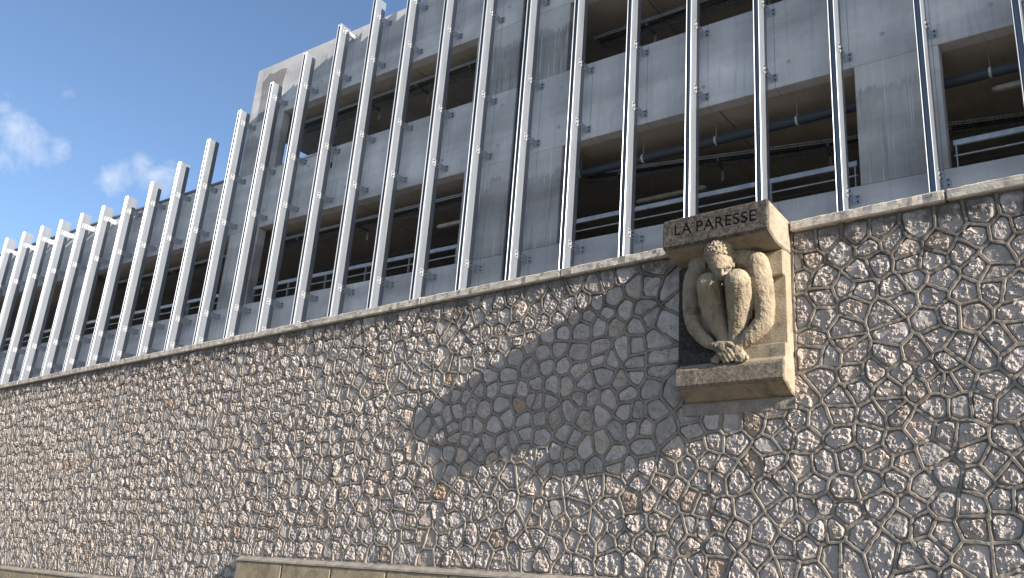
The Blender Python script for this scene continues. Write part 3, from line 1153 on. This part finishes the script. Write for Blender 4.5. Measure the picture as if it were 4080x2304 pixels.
fin_poly = [(0, -0.145), (0, -0.352), (-0.003, -0.390), (-0.0085, -0.408), (-0.0137, -0.415), (-0.019, -0.408), (-0.0245, -0.390), (-0.0275, -0.352),
            (-0.0275, -0.376), (-0.0725, -0.376), (-0.0725, -0.352), (-0.0755, -0.390), (-0.081, -0.408), (-0.0863, -0.415), (-0.0915, -0.408), (-0.097, -0.390), (-0.100, -0.352),
            (-0.100, -0.325), (-0.006, -0.325), (-0.006, -0.151), (-0.050, -0.151), (-0.050, -0.145)]
br_poly = [(0.0005, -0.334), (0.0065, -0.334), (0.0065, -0.010), (0.011, -0.0065), (0.090, -0.0065), (0.090, -0.0004), (0.006, -0.0004), (0.0005, -0.006)]
br_mesh = MB().extrude_z(br_poly, -0.0625, 0.0625).mesh("bracket", 0.0)
br_mesh.materials.append(M['zinc'])
b1 = bmesh.new()
bmesh.ops.create_cone(b1, cap_ends=True, segments=6, radius1=0.0115, radius2=0.0115, depth=0.012)
bmesh.ops.create_cone(b1, cap_ends=True, segments=8, radius1=0.006, radius2=0.006, depth=0.014, matrix=Matrix.Translation((0, 0, 0.012)))
bolt_mesh = bpy.data.meshes.new("bolt")
b1.to_mesh(bolt_mesh)
b1.free()
bolt_mesh.materials.append(M['bolt'])
bolt_spots = [((0.0125, -0.305, 0.032), 'x'), ((0.0125, -0.305, -0.032), 'x'), ((0.0125, -0.205, 0.032), 'x'), ((0.0125, -0.205, -0.032), 'x'),
              ((0.055, -0.0125, 0.032), 'y'), ((0.055, -0.0125, -0.032), 'y')]
fins = [(5.40, 13.2), (4.38, 13.2), (3.36, 13.2), (2.33, 13.2), (1.31, 13.2), (0.289, 13.2), (-0.735, 13.2), (-1.735, 13.2), (-2.74, 13.2), (-3.73, 13.2), (-4.722, 13.2), (-5.695, 13.15), (-6.678, 13.05), (-7.655, 12.95), (-8.645, 12.80),
        (-9.628, 12.60), (-10.612, 12.32), (-11.61, 11.965), (-12.60, 11.55), (-13.61, 11.145), (-14.61, 10.68), (-15.625, 10.345), (-16.655, 10.06), (-17.68, 9.895), (-18.73, 9.855),
        (-19.77, 9.85), (-20.83, 9.87), (-21.86, 9.89), (-22.89, 9.90), (-23.9, 9.90), (-24.92, 9.90), (-25.93, 9.90)]
rows_z = [5.84, 6.42, 8.46, 9.53, 11.20, 12.20]
ords = ["first", "second", "third", "fourth", "fifth", "sixth", "seventh", "eighth", "ninth", "tenth", "eleventh", "twelfth", "thirteenth", "fourteenth", "fifteenth", "sixteenth",
        "seventeenth", "eighteenth", "nineteenth", "twentieth", "twenty-first", "twenty-second", "twenty-third", "twenty-fourth", "twenty-fifth", "twenty-sixth", "twenty-seventh"]
ntop = 0
for k, (uc, top) in enumerate(fins):
    root = empty("facade_fin", BM @ Matrix.Translation((uc - 0.045, 0, 4.56)))
    if k < 5:
        tag(root, "tall galvanised steel facade fin, %s beyond the picture's right edge" % ords[4 - k], "fin", "galvanised fins along the garage facade")
    else:
        tall = "tall" if uc > -14 else "short"
        tag(root, "%s galvanised steel facade fin, %s counting from the picture's right edge" % (tall, ords[k - 5]), "fin", "galvanised fins along the garage facade")
    me = MB().extrude_z(fin_poly, 0, top - 4.56).mesh("rail", 0.0)
    link("rail", me, M['galv'], root)
    rows = [z for z in rows_z if z < top - 0.05]
    if abs(uc + 13.61) < 0.02:
        rows.append(10.86)
    if abs(uc + 10.612) < 0.02:
        rows.append(12.20) if 12.20 not in rows else None
    for zr in rows:
        br = bpy.data.objects.new("bracket", br_mesh)
        COL.objects.link(br)
        br.parent = root
        br.location = (0, 0, zr - 4.56)
        for (p, ax) in bolt_spots:
            bo = bpy.data.objects.new("bolt", bolt_mesh)
            COL.objects.link(bo)
            bo.parent = br
            bo.location = p
            bo.rotation_euler = (0, pi / 2, 0) if ax == 'x' else (pi / 2, 0, 0)

# =================================================================== RAILINGS, PIPES, TRAYS
def at(name, u, y, z):
    return empty(name, BM @ Matrix.Translation((u, y, z)))


rail_lab = {0: "galvanised guard rail in the farthest bay beyond the picture's left edge", 1: "galvanised guard rail in the far bay at the picture's left edge", 2: "galvanised guard rail in the bay under the low flat roof", 3: "galvanised guard rail in the lower bay under the tall left corner",
            4: "galvanised guard rail in the bay behind the carved lintel", 5: "galvanised guard rail in the bay above the wall at the picture's right edge"}
for k, (a, b) in enumerate(openA):
    L = b - a - 0.10
    r = at("guard_rail", a + 0.05, 0.10, ZA0)
    tag(r, rail_lab[k], "railing", "guard rails in the open bays")
    MB().box(0, L, -0.02, 0.02, 0.325, 0.395).build("handrail", M['rail'], r, 0.004)
    MB().tube([(0.0, 0, 0.195), (L, 0, 0.195)], 0.012, 8).build("mid_bar", M['rail'], r)
    np_ = max(2, int(round(L / 1.12)) + 1)
    pm = MB().box(-0.006, 0.006, -0.02, 0.02, 0.001, 0.324).mesh("post")
    pm.materials.append(M['rail'])
    for j in range(np_):
        po = bpy.data.objects.new("post", pm)
        COL.objects.link(po)
        po.parent = r
        po.location = (0.03 + (L - 0.06) * j / (np_ - 1), 0, 0)

# drain pipe under the ceiling of the right-hand bays
pr = at("drain_pipe", -6.0, 0.48, 7.98)
tag(pr, "dark blue-grey drain pipe hung under the ceiling of the right-hand lower bays", "pipe")
MB().tube([(0, 0, 0), (14, 0, 0.07)], 0.066, 16).build("pipe", M['pipe'], pr)
for u in (-5.14, -4.0, -2.80, -1.60, -0.4, 0.80, 2.0):
    zc = 0.005 * (u + 6)
    MB().tube([(u + 6, 0, zc + 0.07), (u + 6, 0, 0.33)], 0.006, 6).build("hanger_rod", M['rail'], pr)
    MB().tube([(u + 6 + 0.016 * s, 0.0, 0) for s in (-1, 1)], 0.071, 16).build("pipe_clamp", M['fixture'], pr).location = (0, 0, zc)


# cable trays
def tray(label, u0, y0, u1, y1, z, width, ceil, support_us):
    d = Vector((u1 - u0, y1 - y0, 0))
    L = d.length
    ang = math.atan2(d.y, d.x)
    r = empty("cable_tray", BM @ Matrix.Translation((u0, y0, z)) @ Matrix.Rotation(ang, 4, 'Z'))
    tag(r, label, "cable tray", "cable trays under the garage ceilings")
    # perforated side rail: two strips joined by small posts
    mb = MB().box(0, L, 0, 0.003, 0, 0.016).box(0, L, 0, 0.003, 0.040, 0.058)
    x = 0.0
    while x < L:
        mb.box(x, x + 0.014, 0.0002, 0.0028, 0.0155, 0.0405)
        x += 0.045
    mb.build("perforated_side", M['tray2'], r)
    mb = MB()
    x = 0
    while x < L:
        mb.box(x, x + 0.006, 0.004, width, 0.001, 0.006)
        x += 0.05
    for j in range(6):
        y = 0.004 + (width - 0.01) * j / 5
        mb.box(0, L, y, y + 0.006, 0.0062, 0.011)
    mb.build("wire_base", M['tray'], r)
    MB().box(0, L, width, width + 0.003, 0, 0.058).build("far_side", M['tray'], r)
    for s in support_us:
        MB().box(s, s + 0.035, 0.02, width + 0.05, -0.05, -0.002).build("cantilever_arm", M['tray'], r)
        mb = MB().box(s, s + 0.008, width + 0.052, width + 0.056, -0.22, ceil - z).box(s + 0.027, s + 0.035, width + 0.052, width + 0.056, -0.22, ceil - z)
        zz = -0.22
        while zz < ceil - z:
            mb.box(s + 0.0082, s + 0.0268, width + 0.0522, width + 0.0558, zz, zz + 0.015)
            zz += 0.05
        mb.build("slotted_hanger", M['rail'], r)
    mb = MB()
    for j in range(3):
        y = 0.06 + 0.05 * j
        mb.tube([(x_, y + 0.015 * sin(x_ * 2 + j), 0.022 + 0.006 * sin(x_ * 3 + j)) for x_ in np.linspace(0.05, L - 0.05, 24)], 0.011, 5)
    mb.build("cables", M['black'], r)
    # a dropped wire basket lower down
    return r


tray("perforated cable tray under the upper left bay's ceiling, in the tall part", -12.6, 0.33, -7.3, 0.33, ZB1 - 0.24, 0.34, ZB1 + 0.06, (0.9, 2.2, 3.55, 4.9))
tray("perforated cable tray under the lower left bay's ceiling, in the tall part", -12.7, 0.36, -7.3, 0.36, ZA1 - 0.24, 0.34, ZA1 + 0.06, (0.7, 2.4, 4.1))
tray("perforated cable tray running back behind the drain pipe, above the carved lintel", -5.2, 0.62, 1.5, 1.90, ZA1 - 0.27, 0.30, ZA1 + 0.06, (0.6, 2.2, 3.8, 5.4))
tray("perforated cable tray under the ceiling of the low-roofed bay", -19.4, 0.45, -13.9, 0.45, ZA1 - 0.24, 0.34, ZA1 + 0.06, (1.0, 2.8, 4.6))
tray("dark cable tray in the shadow of the upper right bay", -5.2, 0.75, 3.0, 0.75, ZB1 - 0.30, 0.30, ZB1 + 0.06, (1.0, 3.0, 5.0))


def basket(label, u0, u1, y, z, width):
    r = at("wire_basket", u0, y, z)
    tag(r, label, "cable basket", "wire cable baskets inside the garage")
    mb = MB()
    x = 0
    L = u1 - u0
    while x < L:
        mb.box(x, x + 0.007, 0, width, 0, 0.007)
        x += 0.10
    for j in range(7):
        yy = width * j / 6
        mb.box(0, L, yy, yy + 0.007, 0.0072, 0.014)
    mb.build("wire_mesh", M['tray'], r)
    MB().tube([(x_, width * 0.6 + 0.02 * sin(3 * x_), 0.04 + 0.01 * sin(5 * x_)) for x_ in np.linspace(0, L, 30)], 0.026, 6).build("cable_bundle", M['black'], r)
    for s in np.linspace(0.5, L - 0.5, 4):
        MB().tube([(s, width * 0.5, 0.01), (s, width * 0.5, 0.56)], 0.005, 6).build("hanger_rod", M['tray'], r)


basket("wire cable basket with black cables in the upper left bay", -12.5, -7.3, 1.3, ZB1 - 0.50, 0.5)
basket("wire cable basket with black cables in the lower left bay", -12.6, -7.3, 1.5, ZA1 - 0.50, 0.5)
basket("wire cable basket with black cables in the low-roofed bay", -19.3, -13.9, 1.5, ZA1 - 0.50, 0.5)
basket("wire cable basket with black cables behind the drain pipe", -5.1, -0.8, 2.4, ZA1 - 0.50, 0.5)


def tube_light(label, u, y, z, L):
    r = at("tube_light", u, y, z)
    tag(r, label, "light fixture", "unlit tube lights inside the garage")
    MB().box(0, L, -0.045, 0.045, 0.0, 0.07).build("housing", M['fixture'], r, 0.015)
    MB().box(-0.03, 0.0, -0.035, 0.035, 0.01, 0.06).build("end_cap", M['fixture'], r, 0.008)
    MB().box(L, L + 0.03, -0.035, 0.035, 0.01, 0.06).build("end_cap", M['fixture'], r, 0.008)
    for s in (0.25, L - 0.25):
        MB().tube([(s, 0, 0.069), (s, 0, ZA1 + 0.02 - z)], 0.008, 6).build("hanger", M['tray'], r)


tube_light("white tube light under the ceiling at the picture's right edge", 0.77, 1.05, 8.06, 1.2)
tube_light("white tube light in the lower left bay beside its right pillar", -8.6, 0.98, 7.86, 1.15)
tube_light("white tube light deep behind the carved lintel's bay", -4.7, 1.62, 7.84, 1.2)

# loose power lead hanging on the facade
lead = at("power_lead", -12.59, -0.02, 9.62)
tag(lead, "black power lead draped along the spandrel with a hanging plug", "cable")
pp = [(0, -0.01, 0), (0.35, -0.012, 0.03), (0.8, -0.014, -0.03), (1.3, -0.012, 0.0), (1.75, -0.03, -0.02), (1.90, -0.06, 0.05), (1.97, -0.06, -0.05), (1.88, -0.06, -0.12), (1.82, -0.06, 0.0), (1.87, -0.05, 0.06), (1.90, -0.05, -0.10), (1.885, -0.05, -0.34)]
dense = []
P4 = [Vector(p) for p in pp]
for i in range(len(P4) - 1):
    p0, p1, p2, p3 = P4[max(i - 1, 0)], P4[i], P4[i + 1], P4[min(i + 2, len(P4) - 1)]
    for s in np.linspace(0, 1, 7)[:-1]:
        dense.append(0.5 * ((2 * p1) + (-p0 + p2) * s + (2 * p0 - 5 * p1 + 4 * p2 - p3) * s * s + (-p0 + 3 * p1 - 3 * p2 + p3) * s ** 3))
dense.append(P4[-1])
MB().tube(dense, 0.006, 6).build("cord", M['black'], lead)
MB().extrude_z([(0.02 * cos(t) + 1.885, 0.02 * sin(t) - 0.05) for t in np.linspace(0, 2 * pi, 9)[:-1]], -0.45, -0.34).build("plug", M['black'], lead, 0.005)
